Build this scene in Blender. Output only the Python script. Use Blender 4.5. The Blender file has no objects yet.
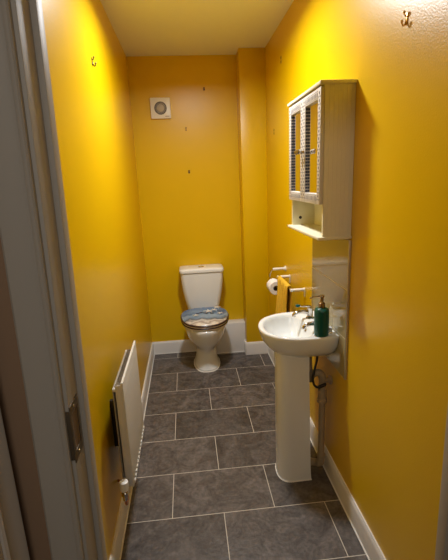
import bpy, bmesh, math, random
from mathutils import Vector, Matrix

SC = bpy.context.scene
C = SC.collection
PI = math.pi
random.seed(7)

# ------------------------------------------------------------------ camera, world, lights, exposure
CAM = Vector((-0.09279, -1.32467, 1.57411))
PITCH, YAW, ROLL, FPX = 0.245408, 0.085893, -0.042310, 403.96
cp, sp, cy_, sy_ = math.cos(PITCH), math.sin(PITCH), math.cos(YAW), math.sin(YAW)
fwd = Vector((sy_ * cp, cy_ * cp, -sp))
rt = Vector((cy_, -sy_, 0.0))
up = rt.cross(fwd)
r2 = rt * math.cos(ROLL) + up * math.sin(ROLL)
u2 = up * math.cos(ROLL) - rt * math.sin(ROLL)
cam_data = bpy.data.cameras.new('camera')
cam_data.sensor_fit = 'VERTICAL'
cam_data.sensor_height = 24.0
cam_data.lens = FPX / 560.0 * 24.0
cam_data.clip_start = 0.02
cam = bpy.data.objects.new('camera', cam_data)
M = Matrix((r2, u2, -fwd)).transposed().to_4x4()
M.translation = CAM
cam.matrix_world = M
C.objects.link(cam)
SC.camera = cam

world = bpy.data.worlds.new('world')
SC.world = world
world.use_nodes = True
world.node_tree.nodes['Background'].inputs[0].default_value = (1.0, 0.90, 0.80, 1)
world.node_tree.nodes['Background'].inputs[1].default_value = 0.05

SC.view_settings.view_transform = 'Standard'
SC.view_settings.look = 'None'
SC.view_settings.gamma = 1.0
SC.view_settings.exposure = 0.0
SC.view_settings.use_curve_mapping = False

LIGHT = (0.03, 0.86, 2.50)
ld = bpy.data.lights.new('ceiling_lamp_light', 'AREA')
ld.shape = 'DISK'
ld.size = 0.17
ld.spread = math.radians(166)
ld.energy = 25.5
ld.color = (0.95, 0.98, 1.0)
lamp_light = bpy.data.objects.new('ceiling_lamp_light', ld)
lamp_light.location = LIGHT
C.objects.link(lamp_light)

hd = bpy.data.lights.new('hall_fill', 'AREA')  # unseen fill behind the camera, added to brighten door frame and right wall
hd.shape = 'DISK'
hd.size = 0.5
hd.energy = 8.0
hd.color = (1.0, 0.93, 0.84)
hall_fill = bpy.data.objects.new('hall_fill', hd)
hall_fill.location = (-0.05, -2.1, 2.35)
hall_fill.rotation_euler = (math.radians(25), 0, 0)
C.objects.link(hall_fill)

# ------------------------------------------------------------------ dimensions
XL, XR, YB, ZC = -0.484, 0.594, 2.255, 2.542
YF = -0.50           # room side of the doorway wall
YH = -0.60           # hall side of the doorway wall
ROW, TL = 0.30435, 0.5


# ------------------------------------------------------------------ materials
def mat(name, col, rough=0.5, metal=0.0, spec=0.5, bump=0.0, bscale=60.0, var=0.0, vscale=8.0,
        coat=0.0, trans=0.0, ior=1.45, emit=None, estr=0.0, sub=0.0, sheen=0.0):
    m = bpy.data.materials.new(name)
    m.use_nodes = True
    nt = m.node_tree
    b = nt.nodes['Principled BSDF']
    b.inputs['Base Color'].default_value = (*col, 1)
    b.inputs['Roughness'].default_value = rough
    b.inputs['Metallic'].default_value = metal
    b.inputs['Specular IOR Level'].default_value = spec
    b.inputs['IOR'].default_value = ior
    b.inputs['Transmission Weight'].default_value = trans
    b.inputs['Coat Weight'].default_value = coat
    b.inputs['Coat Roughness'].default_value = 0.08
    b.inputs['Sheen Weight'].default_value = sheen
    if emit:
        b.inputs['Emission Color'].default_value = (*emit, 1)
        b.inputs['Emission Strength'].default_value = estr
    tc = nt.nodes.new('ShaderNodeTexCoord')
    if var > 0:
        n = nt.nodes.new('ShaderNodeTexNoise')
        n.inputs['Scale'].default_value = vscale
        n.inputs['Detail'].default_value = 4
        nt.links.new(tc.outputs['Object'], n.inputs['Vector'])
        mx = nt.nodes.new('ShaderNodeMix')
        mx.data_type = 'RGBA'
        mx.inputs[6].default_value = (*[c * (1 - var) for c in col], 1)
        mx.inputs[7].default_value = (*[min(1, c * (1 + var)) for c in col], 1)
        nt.links.new(n.outputs['Fac'], mx.inputs[0])
        nt.links.new(mx.outputs[2], b.inputs['Base Color'])
    if bump > 0:
        n = nt.nodes.new('ShaderNodeTexNoise')
        n.inputs['Scale'].default_value = bscale
        n.inputs['Detail'].default_value = 3
        nt.links.new(tc.outputs['Object'], n.inputs['Vector'])
        bp = nt.nodes.new('ShaderNodeBump')
        bp.inputs['Strength'].default_value = bump
        bp.inputs['Distance'].default_value = 0.002
        nt.links.new(n.outputs['Fac'], bp.inputs['Height'])
        nt.links.new(bp.outputs['Normal'], b.inputs['Normal'])
    return m


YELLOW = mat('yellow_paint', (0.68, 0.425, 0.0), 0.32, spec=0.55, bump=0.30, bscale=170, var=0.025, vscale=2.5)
CEIL = mat('ceiling_paint', (0.80, 0.80, 0.84), 0.85, bump=0.1, bscale=90)
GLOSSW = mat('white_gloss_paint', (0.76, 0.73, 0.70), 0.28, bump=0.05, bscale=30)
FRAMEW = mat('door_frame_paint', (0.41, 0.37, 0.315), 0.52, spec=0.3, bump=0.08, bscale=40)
SEAL = mat('white_sealant', (0.80, 0.78, 0.74), 0.4)
CERAM = mat('white_ceramic', (0.81, 0.83, 0.83), 0.10, coat=0.3)
PLASW = mat('white_plastic', (0.76, 0.73, 0.68), 0.35)
CHROME = mat('chrome', (0.62, 0.60, 0.58), 0.10, metal=1.0)
BRASSY = mat('aged_bronze', (0.42, 0.32, 0.20), 0.28, metal=1.0)
BRASS = mat('brass', (0.70, 0.48, 0.20), 0.25, metal=1.0)
DARKM = mat('dark_metal', (0.05, 0.04, 0.035), 0.4, metal=0.6)
KEEP = mat('worn_bronze_plate', (0.14, 0.11, 0.075), 0.42, metal=0.6, var=0.2, vscale=60)
BLACK = mat('black_rubber', (0.012, 0.011, 0.012), 0.45)
DARKHOLE = mat('dark_hole', (0.02, 0.012, 0.006), 0.9)
CHIP = mat('bare_plaster', (0.30, 0.17, 0.05), 0.9)
RADW = mat('radiator_enamel', (0.70, 0.68, 0.63), 0.30)
RADG = mat('galvanised_steel', (0.42, 0.38, 0.32), 0.5, metal=0.3, var=0.3, vscale=40)
CABW = mat('cream_painted_wood', (0.76, 0.72, 0.54), 0.42)
CABP = mat('patterned_frame_base', (0.60, 0.57, 0.53), 0.40)
CABD = mat('slate_blue_inlay', (0.06, 0.065, 0.10), 0.4)
MIRROR = mat('mirror', (0.92, 0.92, 0.92), 0.015, metal=1.0)
STICK = mat('paper_sticker', (0.72, 0.70, 0.62), 0.7)
GREEN = mat('dark_green_glass', (0.0, 0.080, 0.060), 0.34, coat=0.1)
TOWEL = mat('mustard_towelling', (0.70, 0.43, 0.04), 0.95, spec=0.1, bump=0.6, bscale=420, var=0.12, vscale=90)
PAPER = mat('toilet_paper', (0.82, 0.79, 0.75), 0.9, bump=0.2, bscale=150)
CARD = mat('brown_card', (0.18, 0.12, 0.07), 0.9)
WASTE = mat('grey_waste_pipe', (0.36, 0.28, 0.18), 0.38)
COPPER = mat('copper_pipe', (0.45, 0.20, 0.11), 0.35, metal=0.9, var=0.3, vscale=60)
CLEAR = mat('clear_plastic', (0.95, 0.97, 0.98), 0.04, trans=1.0, ior=1.45)
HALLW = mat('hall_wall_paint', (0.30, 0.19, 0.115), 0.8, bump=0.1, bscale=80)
HALLC = mat('hall_floor_carpet', (0.20, 0.17, 0.14), 1.0, bump=0.8, bscale=300)
DIFF = mat('lamp_diffuser', (0.9, 0.9, 0.88), 0.5, emit=(1, 0.95, 0.9), estr=4.0)
FANG = mat('fan_louvre_plastic', (0.10, 0.085, 0.08), 0.5)
FANL = mat('grey_grille_plastic', (0.42, 0.38, 0.33), 0.45)
HALLTRIM = mat('hall_trim_paint', (0.55, 0.49, 0.42), 0.5, spec=0.3)
CABS = mat('grey_blue_inlay', (0.17, 0.165, 0.18), 0.4)
CAPW = mat('bright_white_plastic', (0.86, 0.86, 0.84), 0.3)
INK = mat('grey_print', (0.22, 0.10, 0.09), 0.7)
EDGE = mat('seat_dark_edge', (0.045, 0.018, 0.015), 0.3)
SHELLW = mat('seat_print_white', (0.78, 0.74, 0.66), 0.25, coat=0.5)
TEAL = mat('teal_cap', (0.0, 0.10, 0.09), 0.25)
GLAZE = mat('beige_glazed_tile', (0.40, 0.335, 0.16), 0.05, spec=0.75, coat=0.3, var=0.04, vscale=3)
GROUTL = mat('pale_grout', (0.72, 0.66, 0.50), 0.8)
STEEL = mat('satin_aluminium_trim', (0.55, 0.52, 0.47), 0.3, metal=0.7)


def floor_mat():
    m = bpy.data.materials.new('dark_slate_tiles')
    m.use_nodes = True
    nt = m.node_tree
    N, Lk = nt.nodes, nt.links
    b = N['Principled BSDF']
    tc = N.new('ShaderNodeTexCoord')
    mp = N.new('ShaderNodeMapping')
    mp.inputs['Location'].default_value = (10 * TL, ROW * 11, 0)
    Lk.new(tc.outputs['Object'], mp.inputs['Vector'])
    br = N.new('ShaderNodeTexBrick')
    br.offset = 0.5
    br.offset_frequency = 2
    br.squash = 1.0
    br.inputs['Scale'].default_value = 1.0
    br.inputs['Brick Width'].default_value = TL
    br.inputs['Row Height'].default_value = ROW
    br.inputs['Mortar Size'].default_value = 0.0019
    br.inputs['Mortar Smooth'].default_value = 0.1
    br.inputs['Bias'].default_value = 0.0
    br.inputs['Color1'].default_value = (0.82, 0.82, 0.82, 1)
    br.inputs['Color2'].default_value = (1.15, 1.15, 1.15, 1)
    br.inputs['Mortar'].default_value = (1, 1, 1, 1)
    Lk.new(mp.outputs['Vector'], br.inputs['Vector'])
    n1 = N.new('ShaderNodeTexNoise')
    n1.inputs['Scale'].default_value = 7
    n1.inputs['Detail'].default_value = 9
    n1.inputs['Roughness'].default_value = 0.68
    n1.inputs['Distortion'].default_value = 1.6
    Lk.new(tc.outputs['Object'], n1.inputs['Vector'])
    cr = N.new('ShaderNodeValToRGB')
    cr.color_ramp.elements[0].position = 0.33
    cr.color_ramp.elements[0].color = (0.048, 0.040, 0.037, 1)
    cr.color_ramp.elements[1].position = 0.70
    cr.color_ramp.elements[1].color = (0.170, 0.148, 0.138, 1)
    Lk.new(n1.outputs['Fac'], cr.inputs['Fac'])
    n2 = N.new('ShaderNodeTexNoise')
    n2.inputs['Scale'].default_value = 55
    n2.inputs['Detail'].default_value = 6
    Lk.new(tc.outputs['Object'], n2.inputs['Vector'])
    mr = N.new('ShaderNodeMapRange')
    mr.inputs[1].default_value = 0.3
    mr.inputs[2].default_value = 0.7
    mr.inputs[3].default_value = 0.75
    mr.inputs[4].default_value = 1.25
    Lk.new(n2.outputs['Fac'], mr.inputs[0])
    m1 = N.new('ShaderNodeMix'); m1.data_type = 'RGBA'; m1.blend_type = 'MULTIPLY'
    m1.inputs[0].default_value = 1
    Lk.new(cr.outputs[0], m1.inputs[6]); Lk.new(br.outputs['Color'], m1.inputs[7])
    m2 = N.new('ShaderNodeMix'); m2.data_type = 'RGBA'; m2.blend_type = 'MULTIPLY'
    m2.inputs[0].default_value = 1
    Lk.new(m1.outputs[2], m2.inputs[6]); Lk.new(mr.outputs[0], m2.inputs[7])
    m3 = N.new('ShaderNodeMix'); m3.data_type = 'RGBA'
    m3.inputs[7].default_value = (0.60, 0.55, 0.47, 1)
    Lk.new(br.outputs['Fac'], m3.inputs[0]); Lk.new(m2.outputs[2], m3.inputs[6])
    Lk.new(m3.outputs[2], b.inputs['Base Color'])
    b.inputs['Roughness'].default_value = 0.42
    bp = N.new('ShaderNodeBump'); bp.inputs['Strength'].default_value = 0.6; bp.inputs['Distance'].default_value = 0.003
    ad = N.new('ShaderNodeMath'); ad.operation = 'ADD'
    Lk.new(n1.outputs['Fac'], ad.inputs[0]); Lk.new(n2.outputs['Fac'], ad.inputs[1])
    Lk.new(ad.outputs[0], bp.inputs['Height'])
    Lk.new(bp.outputs['Normal'], b.inputs['Normal'])
    return m


def seat_print_mat():
    # printed seascape: blue water at the back, pale dunes with dark streaks at the front
    m = bpy.data.materials.new('seaside_print')
    m.use_nodes = True
    nt = m.node_tree
    N, Lk = nt.nodes, nt.links
    b = N['Principled BSDF']
    tc = N.new('ShaderNodeTexCoord')
    sx = N.new('ShaderNodeSeparateXYZ')
    Lk.new(tc.outputs['Object'], sx.inputs[0])
    n = N.new('ShaderNodeTexNoise'); n.inputs['Scale'].default_value = 11; n.inputs['Detail'].default_value = 5
    Lk.new(tc.outputs['Object'], n.inputs['Vector'])
    # y + noise*.16 -> ramp
    ma = N.new('ShaderNodeMath'); ma.operation = 'MULTIPLY_ADD'
    ma.inputs[1].default_value = 0.20
    Lk.new(n.outputs['Fac'], ma.inputs[0]); Lk.new(sx.outputs[1], ma.inputs[2])
    xr = N.new('ShaderNodeMath'); xr.operation = 'MULTIPLY_ADD'
    xr.inputs[1].default_value = -0.12
    Lk.new(sx.outputs[0], xr.inputs[0]); Lk.new(ma.outputs[0], xr.inputs[2])
    mr = N.new('ShaderNodeMapRange')
    mr.inputs[1].default_value = -0.23; mr.inputs[2].default_value = 0.24
    Lk.new(xr.outputs[0], mr.inputs[0])
    cr = N.new('ShaderNodeValToRGB')
    e = cr.color_ramp.elements
    e[0].position = 0.0; e[0].color = (0.70, 0.64, 0.54, 1)
    e[1].position = 1.0; e[1].color = (0.12, 0.20, 0.33, 1)
    for p, c in ((0.28, (0.72, 0.66, 0.56)), (0.36, (0.30, 0.24, 0.20)), (0.42, (0.66, 0.60, 0.52)),
                 (0.50, (0.10, 0.11, 0.12)), (0.56, (0.16, 0.24, 0.34)), (0.66, (0.26, 0.36, 0.46)),
                 (0.76, (0.09, 0.16, 0.27)), (0.88, (0.17, 0.26, 0.38))):
        q = e.new(p); q.color = (*c, 1)
    Lk.new(mr.outputs[0], cr.inputs['Fac'])
    Lk.new(cr.outputs[0], b.inputs['Base Color'])
    b.inputs['Roughness'].default_value = 0.22
    b.inputs['Coat Weight'].default_value = 0.5
    return m


FLOOR = floor_mat()
PRINT = seat_print_mat()


# ------------------------------------------------------------------ mesh helpers
def new():
    return bmesh.new()


def bx(bm, x0, x1, y0, y1, z0, z1, bev=0.0, mi=0, seg=2):
    r = bmesh.ops.create_cube(bm, size=1.0)
    vs = r['verts']
    for v in vs:
        v.co.x = x0 + (v.co.x + 0.5) * (x1 - x0)
        v.co.y = y0 + (v.co.y + 0.5) * (y1 - y0)
        v.co.z = z0 + (v.co.z + 0.5) * (z1 - z0)
    fs = {f for v in vs for f in v.link_faces}
    for f in fs:
        f.material_index = mi
    if bev > 0:
        es = list({e for v in vs for e in v.link_edges})
        r = bmesh.ops.bevel(bm, geom=es, offset=bev, segments=seg, affect='EDGES', profile=0.5)
        for f in r['faces']:
            f.material_index = mi
    return bm


def loft(bm, rings, cap0=True, cap1=True, mi=0, closed=True):
    vr = [[bm.verts.new(p) for p in ring] for ring in rings]
    n = len(rings[0])
    for a, b in zip(vr[:-1], vr[1:]):
        for i in range(n if closed else n - 1):
            j = (i + 1) % n
            try:
                f = bm.faces.new((a[i], a[j], b[j], b[i]))
                f.material_index = mi
            except ValueError:
                pass
    if cap0:
        f = bm.faces.new(list(reversed(vr[0]))); f.material_index = mi
    if cap1:
        f = bm.faces.new(vr[-1]); f.material_index = mi
    return vr


def frame_for(d):
    d = d.normalized()
    a = Vector((0, 0, 1)) if abs(d.z) < 0.9 else Vector((1, 0, 0))
    u = d.cross(a).normalized()
    return u, d.cross(u).normalized()


def lathe(bm, base, axis, prof, n=24, mi=0, cap0=True, cap1=True):
    """prof: (radius, distance along the axis)"""
    base, axis = Vector(base), Vector(axis).normalized()
    u, v = frame_for(axis)
    rings = [[base + axis * h + (u * math.cos(t) + v * math.sin(t)) * max(r, 1e-5)
              for t in (2 * PI * i / n for i in range(n))] for r, h in prof]
    loft(bm, rings, cap0, cap1, mi)
    return bm


def cyl(bm, p0, p1, r0, r1=None, n=20, mi=0):
    p0, p1 = Vector(p0), Vector(p1)
    r1 = r0 if r1 is None else r1
    return lathe(bm, p0, p1 - p0, [(r0, 0), (r1, (p1 - p0).length)], n, mi)


def tube(bm, pts, r, n=12, mi=0, smooth=True, rads=None):
    pts = [Vector(p) for p in pts]
    if smooth:                                   # Catmull-Rom
        q, rr = [], []
        for i in range(len(pts) - 1):
            p0 = pts[max(i - 1, 0)]; p1 = pts[i]; p2 = pts[i + 1]; p3 = pts[min(i + 2, len(pts) - 1)]
            for k in range(8):
                t = k / 8
                q.append(0.5 * ((2 * p1) + (p2 - p0) * t + (2 * p0 - 5 * p1 + 4 * p2 - p3) * t * t +
                                (3 * p1 - p0 - 3 * p2 + p3) * t ** 3))
                if rads: rr.append(rads[i] * (1 - t) + rads[i + 1] * t)
        q.append(pts[-1])
        if rads: rr.append(rads[-1])
        pts = q
    else:
        rr = rads
    rings = []
    u = None
    for i, p in enumerate(pts):
        d = (pts[min(i + 1, len(pts) - 1)] - pts[max(i - 1, 0)]).normalized()
        if u is None:
            u, v = frame_for(d)
        else:
            u = (u - d * u.dot(d)).normalized()
            v = d.cross(u).normalized()
        rad = rr[i] if rads else r
        rings.append([p + (u * math.cos(t) + v * math.sin(t)) * rad for t in (2 * PI * k / n for k in range(n))])
    loft(bm, rings, True, True, mi)
    return bm


def prism_x(bm, prof, x0, x1, mi=0):
    """profile of (y, z) extruded along x"""
    loft(bm, [[(x0, a, b) for a, b in prof], [(x1, a, b) for a, b in prof]], mi=mi)


def prism_y(bm, prof, y0, y1, mi=0):
    """profile of (x, z) extruded along y"""
    loft(bm, [[(a, y0, b) for a, b in prof], [(a, y1, b) for a, b in prof]], mi=mi)


def prism_z(bm, prof, z0, z1, mi=0):
    loft(bm, [[(a, b, z0) for a, b in prof], [(a, b, z1) for a, b in prof]], mi=mi)


def obj(name, bm, mats, parent=None, smooth=True, angle=35, sub=0, origin=None):
    bmesh.ops.recalc_face_normals(bm, faces=bm.faces)
    me = bpy.data.meshes.new(name)
    if origin is not None:
        bmesh.ops.translate(bm, verts=bm.verts, vec=-Vector(origin))
    bm.to_mesh(me)
    bm.free()
    for m in (mats if isinstance(mats, (list, tuple)) else [mats]):
        me.materials.append(m)
    o = bpy.data.objects.new(name, me)
    C.objects.link(o)
    if smooth:
        me.polygons.foreach_set('use_smooth', [True] * len(me.polygons))
        try:
            me.set_sharp_from_angle(angle=math.radians(angle))
        except Exception:
            pass
    if sub:
        s = o.modifiers.new('subdivision', 'SUBSURF')
        s.levels = s.render_levels = sub
    if origin is not None:
        o.location = origin
    if parent is not None:
        o.parent = parent
        if origin is None:
            o.matrix_parent_inverse = Matrix.Translation(-WORLD[parent.name])
        else:
            o.location = Vector(origin) - WORLD[parent.name]
    WORLD[o.name] = Vector(origin) if origin is not None else Vector((0, 0, 0))
    return o


WORLD = {}


def thing(name, label, cat, loc, group=None):
    o = bpy.data.objects.new(name, None)
    o.empty_display_size = 0.05
    C.objects.link(o)
    o.location = loc
    WORLD[o.name] = Vector(loc)
    o['label'] = label
    o['category'] = cat
    if group:
        o['group'] = group
    return o


def tag(o, label, cat, group=None):
    o['label'] = label
    o['category'] = cat
    if group:
        o['group'] = group
    return o


def struct(name, bm, m, parent=None, **k):
    o = obj(name, bm, m, parent, **k)
    if parent is None:
        o['kind'] = 'structure'
    return o


# ================================================================== THE ROOM
bm = new(); bx(bm, XL - 0.1, XR + 0.1, YH, YB + 0.1, -0.06, 0.0)
struct('floor', bm, FLOOR, smooth=False)
bm = new(); bx(bm, -1.4, 1.6, -3.2, YH, -0.06, 0.0)
struct('floor_hall', bm, HALLC, smooth=False)
bm = new(); bx(bm, XL - 0.12, XR + 0.12, YF - 0.02, YB + 0.12, ZC, ZC + 0.1)
struct('ceiling', bm, CEIL, smooth=False)
bm = new(); bx(bm, XL - 0.12, XL, YF, YB + 0.12, 0, ZC)
struct('wall_left', bm, YELLOW, smooth=False)
bm = new(); bx(bm, XR, XR + 0.12, YF, YB + 0.12, 0, ZC)
struct('wall_right', bm, YELLOW, smooth=False)
bm = new(); bx(bm, XL, XR, YB, YB + 0.12, 0, ZC)
struct('wall_back', bm, YELLOW, smooth=False)
# boxed-in pipe column standing out in the right-hand back corner
bm = new(); bx(bm, 0.386, XR + 0.002, 2.082, YB + 0.002, 0, ZC, bev=0.004)
struct('wall_corner', bm, YELLOW)
# wall with the doorway (opening XO0..XO1)
XO0, XO1, ZO = -0.356, 0.530, 2.02
bm = new()
bx(bm, -1.4, XO0, YH, YF, 0, 2.6)
bx(bm, XO1, 1.6, YH, YF, 0, 2.6)
bx(bm, XO0, XO1, YH, YF, ZO, 2.6)
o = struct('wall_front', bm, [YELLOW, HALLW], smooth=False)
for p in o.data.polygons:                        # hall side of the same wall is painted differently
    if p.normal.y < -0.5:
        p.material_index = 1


def skirting_profile(s=1):
    # thickness 16 mm, height 120 mm with a rounded top
    return [(0, 0), (0.0135, 0), (0.0135, 0.100), (0.0115, 0.109), (0.008, 0.115), (0.006, 0.120), (0, 0.120)]


bm = new(); prism_y(bm, [(XL + a, z) for a, z in skirting_profile()], YF, YB)
struct('baseboard_left', bm, GLOSSW)
bm = new(); prism_y(bm, [(XR - a, z) for a, z in skirting_profile()], YF, 2.082)
struct('baseboard_right', bm, GLOSSW)
bm = new(); prism_x(bm, [(YB - a, z) for a, z in skirting_profile()], XL, 0.11)
struct('baseboard_back', bm, GLOSSW)
bm = new(); prism_x(bm, [(2.082 - a, z) for a, z in skirting_profile()], 0.372, XR)
bx(bm, 0.370, 0.3865, 2.068, YB, 0.0, 0.118, bev=0.002)
struct('baseboard_corner', bm, GLOSSW)
# low white boxed-in ledge beside the toilet
bm = new(); bx(bm, 0.108, 0.3855, 2.150, YB, 0, 0.288, bev=0.004)
struct('trim_1', bm, GLOSSW)
# thin sealant beads along the skirtings
bm = new()
bx(bm, XL + 0.013, XL + 0.018, YF, YB, 0, 0.0045)
struct('trim_2', bm, SEAL)
bm = new()
bx(bm, XR - 0.018, XR - 0.013, YF, 2.07, 0, 0.0045)
struct('trim_3', bm, SEAL)
bm = new()
bx(bm, XL, 0.11, YB - 0.0185, YB - 0.0125, 0, 0.0045)
bx(bm, 0.108, 0.3855, 2.1445, 2.1505, 0, 0.0045)
struct('trim_4', bm, SEAL)


# ---- the door frame (the left jamb leans a little, as the photo shows)
def jamb(name, xs, y0, y1, z0, z1, lean, m, parent, zr=1.387, bev=0.002):
    b = new(); bx(b, xs[0], xs[1], y0, y1, z0, z1, bev=bev)
    for v in b.verts:
        v.co.x += lean * (v.co.z - zr)
    return obj(name, b, m, parent)


door = bpy.data.objects.new('door_1', None); C.objects.link(door); door['kind'] = 'structure'
WORLD['door_1'] = Vector((0, 0, 0))
LN, RN = 0.0165, -0.020
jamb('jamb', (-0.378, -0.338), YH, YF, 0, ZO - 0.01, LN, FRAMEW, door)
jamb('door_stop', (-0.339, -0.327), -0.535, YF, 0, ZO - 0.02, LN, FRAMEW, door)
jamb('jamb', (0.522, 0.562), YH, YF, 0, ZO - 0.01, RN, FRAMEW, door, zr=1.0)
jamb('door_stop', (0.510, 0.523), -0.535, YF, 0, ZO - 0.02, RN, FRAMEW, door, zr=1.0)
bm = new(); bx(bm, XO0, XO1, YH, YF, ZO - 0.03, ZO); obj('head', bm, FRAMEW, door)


def architrave(xin, sgn, lean, zr, z1=ZO + 0.055):
    # moulded: thick rounded outer back band tapering to the inner edge
    prof = [(0, 0), (0, 0.011), (0.003, 0.0145), (0.007, 0.0145), (0.011, 0.012), (0.016, 0.0155),
            (0.050, 0.019), (0.058, 0.019), (0.062, 0.016), (0.063, 0)]
    b = new()
    prism_z(b, [(xin + sgn * a, YH - d) for a, d in prof], 0, z1)
    for v in b.verts:
        v.co.x += lean * (v.co.z - zr)
    return b


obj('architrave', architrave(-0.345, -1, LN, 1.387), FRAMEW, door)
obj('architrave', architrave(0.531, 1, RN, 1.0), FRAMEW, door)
# strike plate let into the left jamb
b = new()
kx, ky0, ky1, kz0, kz1 = -0.3385, -0.6015, -0.546, 1.034, 1.158
for (a0, a1, c0, c1) in ((ky0, ky1, kz0, kz0 + 0.022), (ky0, ky1, kz1 - 0.022, kz1),
                         (ky0, ky0 + 0.011, kz0 + 0.022, kz1 - 0.022), (ky1 - 0.008, ky1, kz0 + 0.022, kz1 - 0.022)):
    bx(b, kx, kx + 0.0022, a0, a1, c0, c1, bev=0.0004)
# lip that wraps round the edge
bx(b, kx - 0.016, kx + 0.0022, ky0 - 0.0022, ky0, kz0 + 0.008, kz1 - 0.008, bev=0.0006)
bx(b, kx - 0.0005, kx + 0.0006, ky0 + 0.010, ky1 - 0.007, kz0 + 0.02, kz1 - 0.02, mi=1)
for v in b.verts:
    v.co.x += LN * (v.co.z - 1.387)
o = obj('strike_plate', b, [KEEP, CARD], door)
o['label'] = 'worn bronze strike plate'
b = new()
for z in (kz0 + 0.011, kz1 - 0.011):
    xx = kx + LN * (z - 1.387) + 0.002
    lathe(b, (xx, -0.576, z), (1, 0, 0), [(0.0035, 0), (0.003, 0.0012), (0.0004, 0.0014)], 12)
obj('screw', b, BRASS, door)

# ---- hallway beside the camera
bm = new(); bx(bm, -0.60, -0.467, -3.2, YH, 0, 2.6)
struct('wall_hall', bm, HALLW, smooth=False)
bm = new(); bx(bm, -1.4, 1.6, -3.2, YH, 2.45, 2.55)
struct('ceiling_hall', bm, CEIL, smooth=False)
d2 = bpy.data.objects.new('door_2', None); C.objects.link(d2); d2['kind'] = 'structure'
WORLD['door_2'] = Vector((0, 0, 0))
b = new()
prof = [(0, 0), (0.019, 0), (0.019, -0.006), (0.014, -0.020), (0.012, -0.050), (0.015, -0.056), (0.012, -0.062), (0, -0.064)]
prism_z(b, [(-0.467 + a, -0.637 + c) for a, c in prof], 0, 2.07)
obj('architrave', b, HALLTRIM, d2)
b = new(); bx(b, -0.467, -0.459, -1.47, -0.7005, 0, 2.0, bev=0.001)
obj('door_leaf', b, HALLTRIM, d2)


# ================================================================== CEILING LIGHT (just above the frame)
t = thing('ceiling_light', 'round white flush ceiling light in the middle of the ceiling', 'ceiling light',
          (LIGHT[0], LIGHT[1], ZC))
b = new()
lathe(b, (LIGHT[0], LIGHT[1], ZC), (0, 0, -1), [(0.125, 0), (0.125, 0.020), (0.118, 0.038), (0.098, 0.040), (0.096, 0.030)], 48)
obj('bezel', b, PLASW, t)
b = new()
lathe(b, (LIGHT[0], LIGHT[1], ZC - 0.030), (0, 0, -1), [(0.095, 0), (0.094, 0.004), (0.06, 0.007), (0.0, 0.008)], 48)
obj('diffuser', b, DIFF, t)

# ================================================================== TOILET
TX = 0.010
t = thing('toilet', 'white close-coupled toilet with a seaside-print seat against the back wall', 'toilet', (TX, 1.95, 0))


def egg(cx, hw, yf, yb, z, n=48, p=2.0, pf=2.0):
    """plan outline: wide towards the back, rounded front at yf, squarish back at yb"""
    ym = yf + (yb - yf) * 0.56
    pts = []
    for i in range(n):
        a = 2 * PI * i / n
        c, s = math.cos(a), math.sin(a)
        x = hw * math.copysign(abs(c) ** (2 / p), c)
        if s < 0:
            y = ym + (ym - yf) * math.copysign(abs(s) ** (2 / pf), s)
        else:
            y = ym + (yb - ym) * math.copysign(abs(s) ** (2 / (p + 0.8)), s)
        pts.append((cx + x, y, z))
    return pts


b = new()
rings = [egg(TX, 0.113, 1.793, 2.14, 0.0, p=2.6), egg(TX, 0.112, 1.795, 2.14, 0.010, p=2.6),
         egg(TX, 0.105, 1.803, 2.135, 0.022, p=2.5), egg(TX, 0.091, 1.812, 2.13, 0.07, p=2.3),
         egg(TX, 0.082, 1.815, 2.13, 0.14, p=2.2), egg(TX, 0.080, 1.815, 2.13, 0.175, p=2.1),
         egg(TX, 0.098, 1.792, 2.14, 0.205, p=2.1), egg(TX, 0.130, 1.755, 2.16, 0.24, p=2.1),
         egg(TX, 0.156, 1.725, 2.19, 0.285, p=2.1), egg(TX, 0.172, 1.702, 2.215, 0.33, p=2.2),
         egg(TX, 0.180, 1.688, 2.235, 0.370, p=2.3), egg(TX, 0.182, 1.684, 2.24, 0.392, p=2.3),
         egg(TX, 0.176, 1.689, 2.238, 0.402, p=2.3),
         egg(TX, 0.142, 1.725, 2.02, 0.402), egg(TX, 0.130, 1.738, 2.00, 0.38), egg(TX, 0.10, 1.78, 1.97, 0.28),
         egg(TX, 0.05, 1.85, 1.93, 0.22)]
loft(b, rings)
obj('bowl', b, CERAM, t, sub=1, angle=60)
b = new()
loft(b, [egg(TX, 0.1165, 1.789, 2.142, 0.0, p=2.6), egg(TX, 0.1145, 1.791, 2.142, 0.004, p=2.6)])
obj('sealant_bead', b, SEAL, t)

TILT = -0.012


def slab(outer, z0, z1, hole=None, e=0.006, mi_top=0, mi_side=0, dome=0.0):
    b = new()
    cxm, cym = TX, 1.90

    def ring(o, s, z):
        return [(cxm + (p[0] - cxm) * s, cym + (p[1] - cym) * s, z) for p in o]
    k = e / 0.19
    rr = [ring(outer, 1 - k, z0), ring(outer, 1, z0 + e), ring(outer, 1, z1 - e), ring(outer, 1 - k, z1)]
    vr = loft(b, rr, cap0=True, cap1=False, mi=mi_side)
    tops = [ring(outer, 1 - k, z1)]
    for s, dz in ((0.8, 0.4), (0.55, 0.75), (0.25, 0.97), (0.02, 1.0)):
        tops.append(ring(outer, s, z1 + dome * dz))
    loft(b, tops, cap0=False, cap1=True, mi=mi_top)
    bmesh.ops.remove_doubles(b, verts=b.verts, dist=0.0002)
    return b


def tilt(b, ang):
    for v in b.verts:
        v.co.z += (v.co.y - 1.70) * 0.062
    return b


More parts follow.
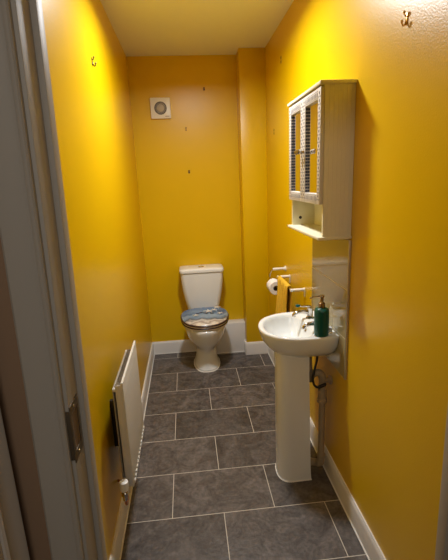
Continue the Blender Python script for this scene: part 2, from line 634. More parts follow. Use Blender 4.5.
so = egg(TX, 0.196, 1.690, 2.075, 0, p=2.35)
b = tilt(slab(so, 0.4045, 0.424), 0.012)
obj('seat', b, SHELLW, t)['label'] = 'pale lower seat ring with dark edges'
for (z0, z1, s) in ((0.4225, 0.4285, 0.197), (0.4435, 0.4495, 0.199)):
    pass
b = tilt(slab(egg(TX, 0.2005, 1.684, 2.075, 0, p=2.35), 0.4205, 0.4310, e=0.002), 0.012)
obj('seat_edge', b, EDGE, t)
b = tilt(slab(egg(TX, 0.198, 1.686, 2.080, 0, p=2.35), 0.430, 0.4445, e=0.003), 0.012)
lid = obj('lid', b, SHELLW, t)
b = tilt(slab(egg(TX, 0.2025, 1.680, 2.081, 0, p=2.35), 0.4420, 0.4520, e=0.002), 0.012)
obj('lid_edge', b, EDGE, lid)
b = tilt(slab(egg(TX, 0.196, 1.689, 2.079, 0, p=2.35), 0.4500, 0.4600, e=0.004, dome=0.006), 0.012)
# starfish and shells of the print, as thin raised faces of the same top
def ztop(x, y):
    return 0.4635 + (y - 1.70) * 0.062 + 0.0062 * max(0, 1 - (((x - TX) / 0.2) ** 2 + ((y - 1.9) / 0.2) ** 2)) + 0.0016


def star(cx, cyy, R, rot, mi):
    pts = []
    for k in range(10):
        a = rot + k * PI / 5
        r = R if k % 2 == 0 else R * 0.34
        x, y = cx + r * math.cos(a), cyy + r * math.sin(a)
        pts.append((x, y))
    zc = max(ztop(x, y) for x, y in pts)
    loft(b, [[(x, y, zc - 0.004) for x, y in pts], [(x, y, zc) for x, y in pts]], mi=mi)


star(TX + 0.035, 1.955, 0.046, 0.4, 1)
star(TX + 0.115, 2.045, 0.036, 0.1, 1)
star(TX + 0.085, 1.985, 0.026, 0.9, 1)
star(TX - 0.075, 1.880, 0.030, 0.2, 1)
star(TX + 0.130, 1.900, 0.028, 0.7, 1)
for (cx, cyy, a, l, w) in ((-0.03, 1.935, 0.6, 0.04, 0.006), (0.01, 1.915, -0.5, 0.05, 0.005), (0.07, 1.93, 0.3, 0.05, 0.005),
                           (0.12, 1.95, 2.0, 0.04, 0.005), (-0.06, 1.915, 2.4, 0.035, 0.005), (0.06, 1.90, 2.8, 0.035, 0.004)):
    dx, dy = math.cos(a) * l / 2, math.sin(a) * l / 2
    nx, ny = -math.sin(a) * w / 2, math.cos(a) * w / 2
    pts = [(TX + cx - dx, cyy - dy), (TX + cx + nx, cyy + ny), (TX + cx + dx, cyy + dy), (TX + cx - nx, cyy - ny)]
    zc = max(ztop(x, y) for x, y in pts)
    loft(b, [[(x, y, zc - 0.004) for x, y in pts], [(x, y, zc) for x, y in pts]], mi=2)
o = obj('lid_print', b, [PRINT, SHELLW, EDGE], lid, origin=(TX, 1.90, 0.45))
o['label'] = 'blue sea, sand and starfish print on the lid'
for s in (-1, 1):
    b = new()
    cyl(b, (TX + s * 0.075 - 0.018, 2.068, 0.428), (TX + s * 0.075 + 0.018, 2.068, 0.428), 0.011)
    obj('hinge', b, CHROME, t)


def rrect(cx, hw, y0, y1, z, r=0.03, n=6, bow=0.0):
    pts = []
    for (sx, yy, a0) in ((1, y1, 0), (-1, y1, 90), (-1, y0, 180), (1, y0, 270)):
        ccx = cx + sx * (hw - r)
        ccy = yy - r if yy == y1 else yy + r
        for k in range(n + 1):
            a = math.radians(a0 + 90 * k / n)
            x = ccx + r * math.cos(a); y = ccy + r * math.sin(a)
            if yy == y0:
                y -= bow * (1 - ((x - cx) / hw) ** 2)
            pts.append((x, y, z))
    return pts


b = new()
rings = [rrect(TX, 0.122, 2.095, 2.245, 0.402, 0.04, bow=0.01), rrect(TX, 0.130, 2.09, 2.247, 0.43, 0.04, bow=0.012),
         rrect(TX, 0.142, 2.082, 2.249, 0.48, 0.04, bow=0.012), rrect(TX, 0.159, 2.070, 2.25, 0.56, 0.04, bow=0.016),
         rrect(TX, 0.172, 2.062, 2.25, 0.64, 0.038, bow=0.02), rrect(TX, 0.179, 2.057, 2.25, 0.71, 0.035, bow=0.02),
         rrect(TX, 0.183, 2.054, 2.25, 0.77, 0.032, bow=0.02), rrect(TX, 0.185, 2.054, 2.25, 0.799, 0.032, bow=0.02)]
loft(b, rings)
obj('cistern', b, CERAM, t)
b = new()
rings = [rrect(TX, 0.183, 2.052, 2.25, 0.801, 0.03, bow=0.02), rrect(TX, 0.190, 2.046, 2.252, 0.803, 0.03, bow=0.02),
         rrect(TX, 0.192, 2.044, 2.252, 0.812, 0.03, bow=0.02), rrect(TX, 0.190, 2.046, 2.252, 0.826, 0.03, bow=0.02),
         rrect(TX, 0.180, 2.056, 2.246, 0.833, 0.03, bow=0.02), rrect(TX, 0.12, 2.09, 2.22, 0.836, 0.02, bow=0.01)]
loft(b, rings)
cl = obj('cistern_lid', b, CERAM, t)
b = new()
lathe(b, (TX, 2.14, 0.835), (0, 0, 1), [(0.026, 0), (0.026, 0.003), (0.022, 0.005), (0.020, 0.003), (0.018, 0.006), (0.001, 0.0065)], 32)
obj('flush_button', b, CHROME, cl)

# ================================================================== RADIATOR
RY0, RY1, RZ0, RZ1 = 0.180, 0.628, 0.305, 0.797
t = thing('radiator', 'white double-panel radiator on the left wall', 'radiator', (-0.43, (RY0 + RY1) / 2, RZ0))


def rad_panel(xf, xb, y0, y1, z0, z1, sgn):
    """pressed steel panel with vertical channels; xf is the face side"""
    b = new()
    bx(b, min(xf, xb), max(xf, xb), y0, y1, z0, z1, bev=0.003, seg=3)
    n = 14
    pitch = (y1 - y0 - 0.03) / n
    for k in range(n):
        yc = y0 + 0.015 + pitch * (k + 0.5)
        w = pitch * 0.30
        if sgn > 0:                                # lower ends of the pressed channels stand proud
            bx(b, xf - 0.004, xf + 0.0042, yc - w, yc + w, z0 + 0.002, z0 + 0.016, bev=0.0012)
        x0, x1 = xf - sgn * 0.001, xf + sgn * 0.0012
        rings = [[(x0, yc - w * 1.2, z0 + 0.012), (x0, yc + w * 1.2, z0 + 0.012), (x0, yc + w * 1.2, z1 - 0.045), (x0, yc - w * 1.2, z1 - 0.045)],
                 [(x1, yc - w * .6, z0 + 0.024), (x1, yc + w * .6, z0 + 0.024), (x1, yc + w * .6, z1 - 0.06), (x1, yc - w * .6, z1 - 0.06)]]
        loft(b, rings, cap0=False)
    return b


o = obj('front_panel', rad_panel(-0.388, -0.398, RY0, RY1, RZ0, RZ1, 1), RADW, t)
obj('rear_panel', rad_panel(-0.436, -0.429, RY0 + 0.012, RY1 - 0.05, RZ0, RZ1 - 0.030, -1), RADG, t)
b = new()
n = 26
for k in range(n):
    yc = RY0 + 0.02 + (RY1 - RY0 - 0.10) * k / (n - 1)
    bx(b, -0.4200, -0.399, yc - 0.0007, yc + 0.0007, RZ0 + 0.04, RZ1 - 0.012)
bx(b, -0.4215, -0.4195, RY0 + 0.02, RY1 - 0.08, RZ0 + 0.04, RZ1 - 0.012)
bx(b, -0.4000, -0.3982, RY0 + 0.02, RY1 - 0.02, RZ0 + 0.04, RZ1 - 0.012)
obj('convector_fins', b, RADG, t)
b = new(); bx(b, -0.4210, -0.3975, RY0 + 0.002, RY0 + 0.006, RZ0 + 0.004, RZ1 - 0.012, bev=0.001)
obj('end_cover', b, RADW, t)
for z in (RZ1 - 0.035, RZ0 + 0.028):
    for yy in (RY0 + 0.012, RY1 - 0.012):
        b = new()
        cyl(b, (-0.433, yy + (0.004 if yy < 0.4 else -0.045), z), (-0.396, yy + (0.004 if yy < 0.4 else -0.045), z), 0.010)
        obj('end_tube', b, RADW, t)
for yy in (RY0 + 0.16, RY1 - 0.12):
    b = new()
    bx(b, XL, XL + 0.050, yy - 0.010, yy + 0.010, RZ0 + 0.10, RZ1 - 0.16, bev=0.002)
    obj('wall_bracket', b, DARKM, t)
# near valve with white cap, its tail turning back to the wall just above the skirting
VX, VY, VT = -0.4200, 0.135, 0.370
b = new()
cyl(b, (VX, VY, VT - 0.085), (VX, VY, VT - 0.038), 0.0105)
cyl(b, (VX, VY, VT - 0.064), (VX, VY, VT - 0.048), 0.0145, n=6)
tube(b, [(VX, VY, VT - 0.060), (VX + 0.002, VY + 0.018, VT - 0.052), (VX + 0.006, VY + 0.042, VT - 0.020)], 0.0085)
v_ = obj('valve', b, CHROME, t)
b = new()
lathe(b, (VX, VY, VT - 0.038), (0, 0, 1), [(0.014, 0), (0.0175, 0.003), (0.0190, 0.034), (0.0175, 0.042), (0.011, 0.044), (0.0005, 0.0445)], 24)
obj('valve_cap', b, CAPW, v_)
b = new()
tube(b, [(VX, VY, VT - 0.080), (VX, VY + 0.003, VT - 0.104), (VX - 0.001, VY + 0.020, VT - 0.122), (VX - 0.008, VY + 0.070, VT - 0.126), (VX - 0.040, VY + 0.150, VT - 0.127), (XL + 0.001, VY + 0.170, VT - 0.127)], 0.0065)
obj('copper_pipe', b, COPPER, t)

# ================================================================== BASIN
BY = 0.585
t = thing('wash_basin', 'white pedestal wash basin with two lever taps on the right wall', 'wash basin', (0.43, BY, 0))


def bas(cx, af, ab, hw, z, n=72, xmax=XR - 0.0095, p=2.15, pb=5.0):
    pts = []
    for i in range(n):
        a = 2 * PI * i / n
        c, s = math.cos(a), math.sin(a)
        ax, q = (af, p) if c < 0 else (ab, pb)
        x = cx + ax * math.copysign(abs(c) ** (2 / q), c)
        y = BY + hw * math.copysign(abs(s) ** (2 / q), s)
        pts.append((min(x, xmax), y, z))
    return pts


b = new()
rings = [bas(0.46, 0.11, 0.10, 0.085, 0.690), bas(0.46, 0.140, 0.13, 0.115, 0.705), bas(0.46, 0.165, 0.15, 0.140, 0.722),
         bas(0.455, 0.182, 0.17, 0.163, 0.745), bas(0.45, 0.196, 0.19, 0.180, 0.772), bas(0.45, 0.205, 0.20, 0.192, 0.800),
         bas(0.45, 0.210, 0.20, 0.198, 0.818), bas(0.45, 0.211, 0.20, 0.200, 0.829), bas(0.45, 0.208, 0.198, 0.198, 0.835),
         bas(0.45, 0.203, 0.196, 0.194, 0.837),
         bas(0.42, 0.158, 0.078, 0.172, 0.834, pb=3), bas(0.42, 0.152, 0.072, 0.165, 0.828, pb=3), bas(0.42, 0.148, 0.068, 0.160, 0.815, pb=3),
         bas(0.42, 0.138, 0.060, 0.148, 0.785, pb=3), bas(0.42, 0.118, 0.050, 0.126, 0.752, pb=2.6), bas(0.42, 0.082, 0.042, 0.088, 0.732, pb=2.2),
         bas(0.42, 0.038, 0.030, 0.040, 0.726, pb=2), bas(0.42, 0.018, 0.018, 0.018, 0.722, pb=2)]
loft(b, rings)
obj('basin_bowl', b, CERAM, t, angle=70)
b = new(); lathe(b, (0.42, BY, 0.7235), (0, 0, 1), [(0.022, 0), (0.022, 0.002), (0.016, 0.0035), (0.013, 0.001), (0.001, 0.001)], 24)
obj('waste', b, CHROME, t)
b = new(); lathe(b, (0.484, BY, 0.800), (-1, 0, 0.25), [(0.012, 0), (0.012, 0.003), (0.009, 0.0045), (0.0075, 0.001), (0.001, 0.001)], 20)
obj('overflow_cap', b, CHROME, t)


def ped(xf, xb, hw, z, yc, n=28):
    pts = []
    for i in range(n + 1):
        a = -PI / 2 - PI * i / n
        c, s = math.cos(a), math.sin(a)
        x = xf + 0.075 + 0.075 * math.copysign(abs(c) ** 0.8, c)
        y = yc + hw * math.copysign(abs(s) ** 0.8, s)
        pts.append((x, y, z))
    pts.append((xb, yc + hw * 0.98, z)); pts.append((xb, yc - hw * 0.98, z))
    return pts


b = new()
zs = [(0.0, .3145, .482, .090, .547), (0.01, .3150, .482, .089, .547), (0.05, .317, .480, .087, .548), (0.2, .316, .477, .086, .552), (0.4, .316, .474, .085, .556),
      (0.6, .317, .471, .085, .561), (0.68, .316, .470, .088, .563), (0.72, .314, .470, .092, .564)]
loft(b, [ped(xf, xb, hw, z, yc) for z, xf, xb, hw, yc in zs])
obj('pedestal', b, CERAM, t, angle=50)
b = new()
loft(b, [ped(.3105, .485, .0935, 0.0, .547), ped(.3125, .484, .0915, 0.004, .547)])
obj('sealant_bead', b, SEAL, t)

# lever taps: far and near
for (ty, lab) in ((0.668, 'far tap, teal-tipped lever'), (0.481, 'near tap beside the soap bottle')):
    tx, tz = 0.531, 0.8365
    b = new()
    lathe(b, (tx, ty, tz), (0, 0, 1), [(0.022, 0), (0.022, 0.004), (0.017, 0.007), (0.014, 0.022), (0.016, 0.040), (0.018, 0.048),
                                       (0.018, 0.057), (0.011, 0.062), (0.001, 0.063)], 24)
    tap = obj('tap', b, CHROME, t)
    tap['label'] = lab
    b = new()
    tube(b, [(tx, ty, tz + 0.028), (tx - 0.030, ty, tz + 0.037), (tx - 0.062, ty, tz + 0.036), (tx - 0.084, ty, tz + 0.028), (tx - 0.089, ty, tz + 0.014)],
         0.01, 14, rads=[0.013, 0.0115, 0.0102, 0.0098, 0.0102])
    obj('spout', b, CHROME, tap)
    b = new()
    tube(b, [(tx, ty, tz + 0.060), (tx - 0.018, ty, tz + 0.066), (tx - 0.040, ty, tz + 0.067), (tx - 0.062, ty, tz + 0.071)],
         0.005, 12, rads=[0.010, 0.0062, 0.0048, 0.0052])
    lv = obj('lever', b, CHROME, tap)
    b = new()
    lathe(b, (tx - 0.056, ty, tz + 0.0705), (-1, 0, 0.08), [(0.0055, 0), (0.0080, 0.006), (0.0084, 0.015), (0.006, 0.022), (0.0005, 0.0235)], 16)
    obj('lever_tip', b, TEAL if ty > BY else BRASSY, lv)

# trap and waste pipe under the basin
b = new()
tube(b, [(0.492, 0.560, 0.690), (0.492, 0.560, 0.640), (0.492, 0.550, 0.600), (0.494, 0.535, 0.570)], 0.018)
tube(b, [(0.494, 0.540, 0.545), (0.497, 0.520, 0.578), (0.515, 0.503, 0.600), (0.538, 0.500, 0.590), (0.547, 0.500, 0.555), (0.547, 0.500, 0.50)], 0.0195, 16)
cyl(b, (0.547, 0.500, 0.44), (0.547, 0.500, 0.505), 0.0225)
lathe(b, (0.547, 0.500, 0.43), (0, 0, 1), [(0.0205, 0), (0.026, 0.004), (0.026, 0.022), (0.0205, 0.026)], 24)
cyl(b, (0.547, 0.500, 0.10), (0.547, 0.500, 0.44), 0.0165)
tube(b, [(0.547, 0.500, 0.125), (0.547, 0.500, 0.090), (0.543, 0.508, 0.060), (0.528, 0.53, 0.048), (0.50, 0.545, 0.045)], 0.0195, 16)
lathe(b, (0.547, 0.500, 0.10), (0, 0, 1), [(0.0195, 0), (0.0225, 0.003), (0.0225, 0.020), (0.0170, 0.024)], 24)
obj('waste_pipe', b, WASTE, t)
b = new()
cyl(b, (0.556, 0.490, 0.560), (XR - 0.001, 0.505, 0.552), 0.012)
lathe(b, (XR - 0.0005, 0.505, 0.552), (-1, 0, 0), [(0.024, 0), (0.0235, 0.006), (0.016, 0.009), (0.012, 0.016)], 24)
obj('wall_outlet', b, WASTE, t)
b = new()
tube(b, [(0.522, 0.500, 0.715), (0.512, 0.490, 0.670), (0.492, 0.472, 0.615), (0.486, 0.466, 0.580), (0.496, 0.464, 0.548), (0.520, 0.464, 0.538),
         (0.556, 0.472, 0.550)], 0.0058, 12)
cyl(b, (0.515, 0.464, 0.538), (0.552, 0.470, 0.548), 0.0088, n=12)
obj('flexible_hose', b, BLACK, t)

# ================================================================== SPLASHBACK
SX = XR - 0.009
t = thing('tiled_splashback', 'glossy beige tiled splashback on the wall behind the basin', 'splashback', (XR, 0.55, 0.66))
SY0, SY1, SZ0, SZ1 = 0.314, 0.815, 0.655, 1.300
zl = [SZ0, 0.8500, 1.0790, SZ1]
b = new(); bx(b, XR - 0.0084, XR - 0.0005, SY0, SY1, SZ0, SZ1); obj('grout', b, GROUTL, t)
for za, zb in zip(zl[:-1], zl[1:]):
    b = new(); bx(b, SX, XR - 0.004, SY0 + 0.001, SY1 - 0.001, za + 0.0018, zb - 0.0018, bev=0.0004)
    obj('tile', b, GLAZE, t, smooth=False)
b = new(); bx(b, SX - 0.002, XR - 0.0005, SY0 - 0.008, SY0, SZ0, SZ1, bev=0.001); obj('edge_trim', b, STEEL, t)

# ================================================================== CABINET
CX0, CX1 = 0.470, XR - 0.001
CY0, CY1, CZ0, CZ1 = 0.315, 0.808, 1.320, 1.910
t = thing('bathroom_cabinet', 'cream wall cabinet with two mirrored doors and an open shelf, above the basin', 'cabinet', ((CX0 + CX1) / 2, (CY0 + CY1) / 2, CZ0))


def grooved_side(y, s):
    """tongue-and-groove side, outer face on side s"""
    n, w = 7, (CX1 - CX0) / 7
    prof = []
    yo, yi = (y, y + 0.012) if s < 0 else (y, y - 0.012)
    d = -s * 0.0012
    prof.append((CX0, yo))
    for k in range(1, n):
        xx = CX0 + k * w
        prof += [(xx - 0.0018, yo), (xx, yo + d), (xx + 0.0018, yo)]
    prof += [(CX1, yo), (CX1, yi), (CX0, yi)]
    b = new(); prism_z(b, prof, CZ0, CZ1)
    return b


obj('side_panel', grooved_side(CY0, -1), CABW, t, smooth=False)
far = obj('side_panel', grooved_side(CY1, 1), CABW, t, smooth=False)
b = new(); lathe(b, (0.512, CY1 - 0.012, 1.358), (0, -1, 0), [(0.008, 0), (0.008, 0.0012), (0.0055, 0.0014), (0.005, 0.0006), (0.001, 0.0006)], 20)
obj('grommet', b, DARKM, far)
b = new(); bx(b, CX1 - 0.006, CX1, CY0 + 0.012, CY1 - 0.012, CZ0, CZ1); obj('back_panel', b, CABW, t)
b = new(); bx(b, CX0 - 0.022, CX1, CY0 - 0.010, CY1 + 0.010, CZ1, CZ1 + 0.014, bev=0.003, seg=3); obj('top_board', b, CABW, t)
b = new(); bx(b, CX0 - 0.022, CX1, CY0 - 0.010, CY1 + 0.010, CZ0 - 0.013, CZ0, bev=0.003, seg=3); obj('bottom_board', b, CABW, t)
SHZ = 1.464
b = new(); bx(b, CX0 + 0.0, CX1 - 0.006, CY0 + 0.012, CY1 - 0.012, SHZ - 0.012, SHZ, bev=0.001); obj('shelf', b, CABW, t)
DZ0, DZ1 = SHZ - 0.010, CZ1 - 0.006
ym = (CY0 + CY1) / 2
for (y0, y1, near) in ((CY0 + 0.002, ym - 0.0012, True), (ym + 0.0012, CY1 - 0.002, False)):
    b = new()
    x0, x1 = CX0 - 0.016, CX0 - 0.001
    fw = 0.035
    bx(b, x0, x1, y0, y0 + fw, DZ0, DZ1, bev=0.0015)
    bx(b, x0, x1, y1 - fw, y1, DZ0, DZ1, bev=0.0015)
    bx(b, x0, x1, y0 + fw, y1 - fw, DZ0, DZ0 + fw + 0.008, bev=0.0015)
    bx(b, x0, x1, y0 + fw, y1 - fw, DZ1 - fw - 0.006, DZ1, bev=0.0015)
    # inlaid pattern: short dashes across the rails and stiles, beads along them
    xp0, xp1 = x0 - 0.0007, x0 + 0.001
    for (ya, yb_, stile) in ((y0, y0 + fw, 1), (y1 - fw, y1, 1)):
        n = 30
        for k in range(n):
            zc = DZ0 + 0.02 + (DZ1 - DZ0 - 0.04) * k / (n - 1)
            if k % 2:
                bx(b, xp0, xp1, ya + 0.012, ya + 0.019, zc - 0.0045, zc + 0.0045, mi=2)
                bx(b, xp0, xp1, yb_ - 0.019, yb_ - 0.012, zc - 0.0045, zc + 0.0045, mi=2)
            else:
                bx(b, xp0, xp1, ya + 0.009, yb_ - 0.009, zc - 0.0011, zc + 0.0011, mi=2)
                bx(b, xp0, xp1, ya + 0.0025, ya + 0.0055, zc - 0.004, zc + 0.004, mi=2)
                bx(b, xp0, xp1, yb_ - 0.0055, yb_ - 0.0025, zc - 0.004, zc + 0.004, mi=2)
    for (za, zb) in ((DZ0 + 0.010, DZ0 + fw + 0.004), (DZ1 - fw + 0.000, DZ1 - 0.010)):
        n = 9
        for k in range(n):
            yc = y0 + fw + (y1 - y0 - 2 * fw) * (k + 0.5) / n
            bx(b, xp0, xp1, yc - 0.0034, yc + 0.0034, za + 0.004, zb - 0.006, mi=1)
            bx(b, xp0, xp1, yc - 0.006, yc + 0.006, za - 0.001, za + 0.0005, mi=1)
            bx(b, xp0, xp1, yc - 0.006, yc + 0.006, zb - 0.002, zb - 0.0005, mi=1)
    # dark beads set into the reveal of the far stile
    n = 26
    for k in range(n):
        zc = DZ0 + fw + 0.016 + (DZ1 - DZ0 - 2 * fw - 0.032) * k / (n - 1)
        bx(b, x0 + 0.0025, x0 + 0.0120, y1 - fw - 0.0016, y1 - fw + 0.001, zc - 0.0050, zc + 0.0050, mi=1)
    dr = obj('door', b, [CABP, CABD, CABS], t)
    dr['label'] = 'near mirrored door with a small sticker' if near else 'far mirrored door'
    b = new(); bx(b, x0 + 0.0125, x0 + 0.0145, y0 + fw - 0.004, y1 - fw + 0.004, DZ0 + fw, DZ1 - fw)
    mr_ = obj('mirror', b, MIRROR, dr)
    if near:
        b = new(); bx(b, x0 + 0.0117, x0 + 0.0124, y0 + fw + 0.002, y0 + fw + 0.036, DZ1 - fw - 0.052, DZ1 - fw - 0.008)
        obj('sticker', b, STICK, mr_)
    ky = (y1 - 0.016) if near else (y0 + 0.016)
    b = new(); lathe(b, (x0 - 0.0005, ky, 1.678), (-1, 0, 0), [(0.009, 0), (0.008, 0.003), (0.0045, 0.006), (0.0045, 0.013), (0.010, 0.018),
                                                            (0.0115, 0.024), (0.009, 0.030), (0.001, 0.0325)], 20)
    obj('knob', b, CHROME, dr)

# ================================================================== THINGS ON THE BASIN
zb_ = 0.8372
t = thing('soap_dispenser', 'dark green soap bottle with a bronze pump on the basin rim', 'soap dispenser', (0.509, 0.421, zb_))
b = new()
lathe(b, (0.509, 0.421, zb_), (0, 0, 1), [(0.030, 0), (0.034, 0.004), (0.0345, 0.010), (0.0345, 0.118), (0.033, 0.127), (0.027, 0.134), (0.013, 0.138), (0.012, 0.142)], 32)
obj('bottle', b, GREEN, t)
b = new()
lathe(b, (0.509, 0.421, zb_ + 0.138), (0, 0, 1), [(0.0155, 0), (0.0160, 0.002), (0.0150, 0.020), (0.0100, 0.024), (0.0080, 0.028), (0.0075, 0.044), (0.0100, 0.046), (0.0120, 0.054), (0.0100, 0.058), (0.001, 0.059)], 24)
tube(b, [(0.509, 0.421, zb_ + 0.192), (0.487, 0.418, zb_ + 0.193), (0.462, 0.414, zb_ + 0.192), (0.450, 0.412, zb_ + 0.187)], 0.0030, 10)
obj('pump', b, BRASSY, t)

t = thing('plastic_tumbler', 'clear plastic tumbler behind the green soap bottle against the splashback', 'tumbler', (0.556, 0.446, zb_))
b = new()
lathe(b, (0.5560, 0.446, zb_), (0, 0, 1), [(0.0145, 0), (0.015, 0.002), (0.0165, 0.070), (0.0155, 0.070), (0.014, 0.004), (0.001, 0.0035)], 28, cap1=True)
obj('cup', b, CLEAR, t)
b = new()
lathe(b, (0.5560, 0.446, zb_ + 0.0045), (0, 0, 1), [(0.012, 0), (0.0132, 0.002), (0.0138, 0.022), (0.008, 0.026), (0.001, 0.026)], 20)
obj('lining', b, PLASW, t)

# ================================================================== TOWEL RAIL, TOWEL, ROLL
RAX, RAZ = 0.512, 0.906
t = thing('towel_rail', 'white and chrome towel rail on the right wall beyond the basin', 'towel rail', (XR, 1.15, RAZ))
b = new(); cyl(b, (RAX, 0.962, RAZ), (RAX, 1.335, RAZ), 0.0065); obj('rail', b, CHROME, t)
for yy in (0.972, 1.322):
    b = new()
    cyl(b, (RAX - 0.010, yy, RAZ), (XR - 0.006, yy, RAZ), 0.0095)
    bx(b, XR - 0.008, XR - 0.0005, yy - 0.009, yy + 0.009, RAZ - 0.045, RAZ + 0.011, bev=0.002)
    obj('bracket', b, PLASW, t)


def towel():
    b = new()
    ny, yA, yB = 40, 1.030, 1.300
    prof = []                                   # path: front hang -> over the rail -> back hang
    for k in range(16):
        prof.append((-1, 1 - k / 15))
    arc = [(-PI / 2 + PI * k / 8) for k in range(9)]
    zl_, ro = 0.28, 0.0125
    rows = []
    for j in range(ny + 1):
        u = j / ny
        row = []
        for s, h in prof:                        # front side, bottom to top
            fold = math.sin(u * PI * 6.6 + 0.6) * 0.020 * (0.25 + h) + math.sin(u * PI * 11) * 0.003 * h
            gather = 1 - 0.16 * min(1, h * 2.2)
            y = yA + (yB - yA) * (0.5 + (u - 0.5) * (1.0 * gather + 0.0))
            row.append((RAX - ro - 0.004 * h - abs(fold) * 0.6 + fold * 0.6, y, RAZ - zl_ * h))
        for a in arc[1:-1]:
            y = yA + (yB - yA) * u
            row.append((RAX + ro * math.sin(a), y, RAZ + ro * math.cos(a)))
        for k in range(12):
            h = k / 11
            y = yA + (yB - yA) * (0.5 + (u - 0.5) * (1 - 0.1 * h))
            fold = math.sin(u * PI * 5.2 + 2.2) * 0.006 * h
            row.append((RAX + ro + fold, y, RAZ - 0.24 * h))
        rows.append(row)
    loft(b, rows, cap0=False, cap1=False, closed=False)
    return b


o = obj('hand_towel', towel(), TOWEL, smooth=True, angle=80)
m_ = o.modifiers.new('thickness', 'SOLIDIFY'); m_.thickness = 0.006; m_.offset = 0
tag(o, 'mustard yellow hand towel hanging over the towel rail', 'towel')

RX, RYc, RZ = 0.500, 1.400, 0.832
t = thing('toilet_roll_holder', 'chrome wire toilet roll holder with a white bracket on the right wall', 'toilet roll holder', (XR, 1.45, 0.94))
b = new()
cyl(b, (0.500, 1.455, 0.932), (XR - 0.006, 1.455, 0.932), 0.0095)
lathe(b, (XR - 0.0005, 1.455, 0.932), (-1, 0, 0), [(0.020, 0), (0.020, 0.004), (0.016, 0.007)], 24)
obj('bracket', b, PLASW, t)
b = new()
tube(b, [(0.506, 1.455, 0.932), (0.494, 1.456, 0.925), (0.482, 1.470, 0.890), (0.486, 1.474, 0.850), (RX, 1.474, RZ + 0.002), (RX, 1.460, RZ), (RX, 1.40, RZ), (RX, 1.336, RZ)], 0.0032, 10)
obj('wire_arm', b, CHROME, t)
t = thing('toilet_roll', 'white toilet roll on the wire holder beside the mustard towel', 'toilet roll', (RX, RYc, RZ))
b = new()
prof = [(0.020, 0), (0.046, 0), (0.048, 0.002), (0.048, 0.098), (0.046, 0.100), (0.020, 0.100), (0.020, 0)]
lathe(b, (RX, RYc - 0.050, RZ - 0.014), (0, 1, 0), prof, 40, cap0=False, cap1=False)
obj('paper', b, PAPER, t)
b = new()
lathe(b, (RX, RYc - 0.0495, RZ - 0.014), (0, 1, 0), [(0.0198, 0), (0.0198, 0.099), (0.0185, 0.099), (0.0185, 0), (0.0198, 0)], 28, cap0=False, cap1=False)
obj('cardboard_core', b, CARD, t)

# ================================================================== EXTRACTOR FAN
FX, FZ = -0.245, 2.152
t = thing('extractor_fan', 'square white extractor fan with a round louvred grille on the back wall', 'extractor fan', (FX, YB, FZ))
b = new()
rings = []
def sq(h, y, r=0.008, n=4):
    pts = []
    for (sx, sz, a0) in ((1, 1, 0), (-1, 1, 90), (-1, -1, 180), (1, -1, 270)):
        for k in range(n + 1):
            a = math.radians(a0 + 90 * k / n)
            pts.append((FX + sx * (h - r) + r * math.cos(a), y, FZ + sz * (h - r) + r * math.sin(a)))
    return pts


loft(b, [sq(0.080, YB - 0.0005), sq(0.081, YB - 0.016), sq(0.079, YB - 0.020), sq(0.070, YB - 0.022)])
fr = obj('cover', b, PLASW, t)
b = new()
for k in range(6):
    w = 0.0022
    bx(b, FX + 0.036 + k * 0.0055, FX + 0.036 + k * 0.0055 + 0.0038, YB - 0.0228, YB - 0.0218, FZ - 0.066, FZ - 0.066 + (0.006 if k % 2 else 0.0048), mi=0)
obj('brand_mark', b, INK, fr)
b = new()
lathe(b, (FX, YB - 0.0215, FZ), (0, -1, 0), [(0.050, 0), (0.050, 0.0015), (0.047, 0.0022), (0.046, 0.0008), (0.001, 0.0008)], 48)
gr = obj('grille', b, FANG, t)
b = new()
for k in range(24):
    a = 2 * PI * k / 24
    c, s = math.cos(a), math.sin(a)
    w = 0.0016
    p = [(0.028, -w), (0.042, -w * 1.2), (0.042, w * 1.2), (0.028, w)]
    loft(b, [[(FX + r * c - q * s, YB - 0.0220, FZ + r * s + q * c) for r, q in p],
             [(FX + r * c - q * s, YB - 0.0245, FZ + r * s + q * c) for r, q in p]])
obj('louvre', b, FANL, gr)
b = new()
lathe(b, (FX, YB - 0.0220, FZ), (0, -1, 0), [(0.029, 0), (0.029, 0.004), (0.026, 0.006), (0.001, 0.0065)], 40)
obj('centre_disc', b, FANL, gr)


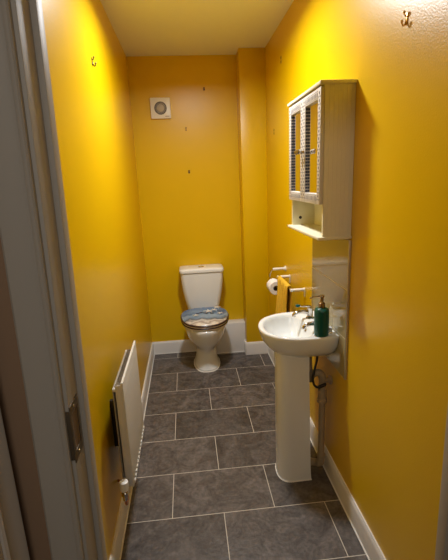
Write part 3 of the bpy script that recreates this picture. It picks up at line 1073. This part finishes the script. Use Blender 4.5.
# ================================================================== HOOKS AND HOLES IN THE WALLS
def coat_hook(x, s, y, z, m, label, k=1.0):
    """s: direction out of the wall (+1 from the left wall, -1 from the right wall)"""
    tt = thing('coat_hook', label, 'hook', (x, y, z), None)
    b = new()
    bx(b, min(x, x + s * 0.003), max(x, x + s * 0.003), y - 0.007 * k, y + 0.007 * k, z - 0.020 * k, z + 0.020 * k, bev=0.001)
    obj('back_plate', b, m, tt)
    b = new()
    tube(b, [(x + s * 0.002, y, z - 0.006 * k), (x + s * 0.008 * k, y, z - 0.020 * k), (x + s * 0.015 * k, y, z - 0.022 * k), (x + s * 0.019 * k, y, z - 0.010 * k)], 0.0030 * k, 10)
    lathe(b, (x + s * 0.0190 * k, y, z - 0.013 * k), (0, 0, 1), [(0.003 * k, 0), (0.0052 * k, 0.004 * k), (0.003 * k, 0.009 * k), (0.0005, 0.010 * k)], 12)
    obj('prong', b, m, tt)
    b = new()
    tube(b, [(x + s * 0.002, y, z + 0.008 * k), (x + s * 0.009 * k, y, z + 0.012 * k), (x + s * 0.012 * k, y, z + 0.020 * k)], 0.0026 * k, 10)
    lathe(b, (x + s * 0.012 * k, y, z + 0.018 * k), (0, 0, 1), [(0.003 * k, 0), (0.0048 * k, 0.004 * k), (0.003 * k, 0.008 * k), (0.0005, 0.009 * k)], 12)
    obj('prong', b, m, tt)


coat_hook(XR, -1, -0.037, 2.011, BRASS, 'small brass hook high on the right wall near the doorway', 0.8)
coat_hook(XL, 1, 0.794, 2.128, KEEP, 'small dark metal hook high on the left wall', 0.85)

HG = 'screw holes left in the painted walls'


def screw_hole(wall, p, label, r=0.0045, two=False, dz=0.016):
    """a plugged screw hole with a chipped rim; wall 'b' back, 'r' right"""
    ax = {'b': Vector((0, -1, 0)), 'r': Vector((-1, 0, 0))}[wall]
    tt = thing('screw_hole', label, 'screw hole', p, HG)
    for k in range(2 if two else 1):
        base = Vector(p) + Vector((0, 0, -dz * k)) - ax * 0.0005
        b = new(); lathe(b, base, ax, [(r * 1.6, 0), (r * 1.5, 0.0010), (r * 0.9, 0.0016)], 14, cap1=False); obj('chipped_rim', b, CHIP, tt)
        b = new(); lathe(b, base, ax, [(r, 0.0002), (r * 0.9, 0.0018), (r * 0.4, 0.0014)], 12); obj('wall_plug', b, DARKHOLE, tt)


screw_hole('r', (XR, 1.559, 2.331), 'pair of screw holes highest on the right wall, above the cabinet', 0.0085, True, 0.024)
screw_hole('r', (XR, 1.794, 1.907), 'pair of screw holes on the right wall below the highest ones', 0.007, True, 0.022)
screw_hole('b', (0.118, YB, 2.299), 'screw hole highest on the back wall, up and right of the fan', 0.0055, True, 0.012)
screw_hole('b', (-0.048, YB, 1.996), 'screw holes on the back wall just below and right of the fan', 0.0045, True, 0.016)
screw_hole('b', (-0.044, YB, 1.650), 'lowest screw hole on the back wall, above the cistern', 0.006, True, 0.012)
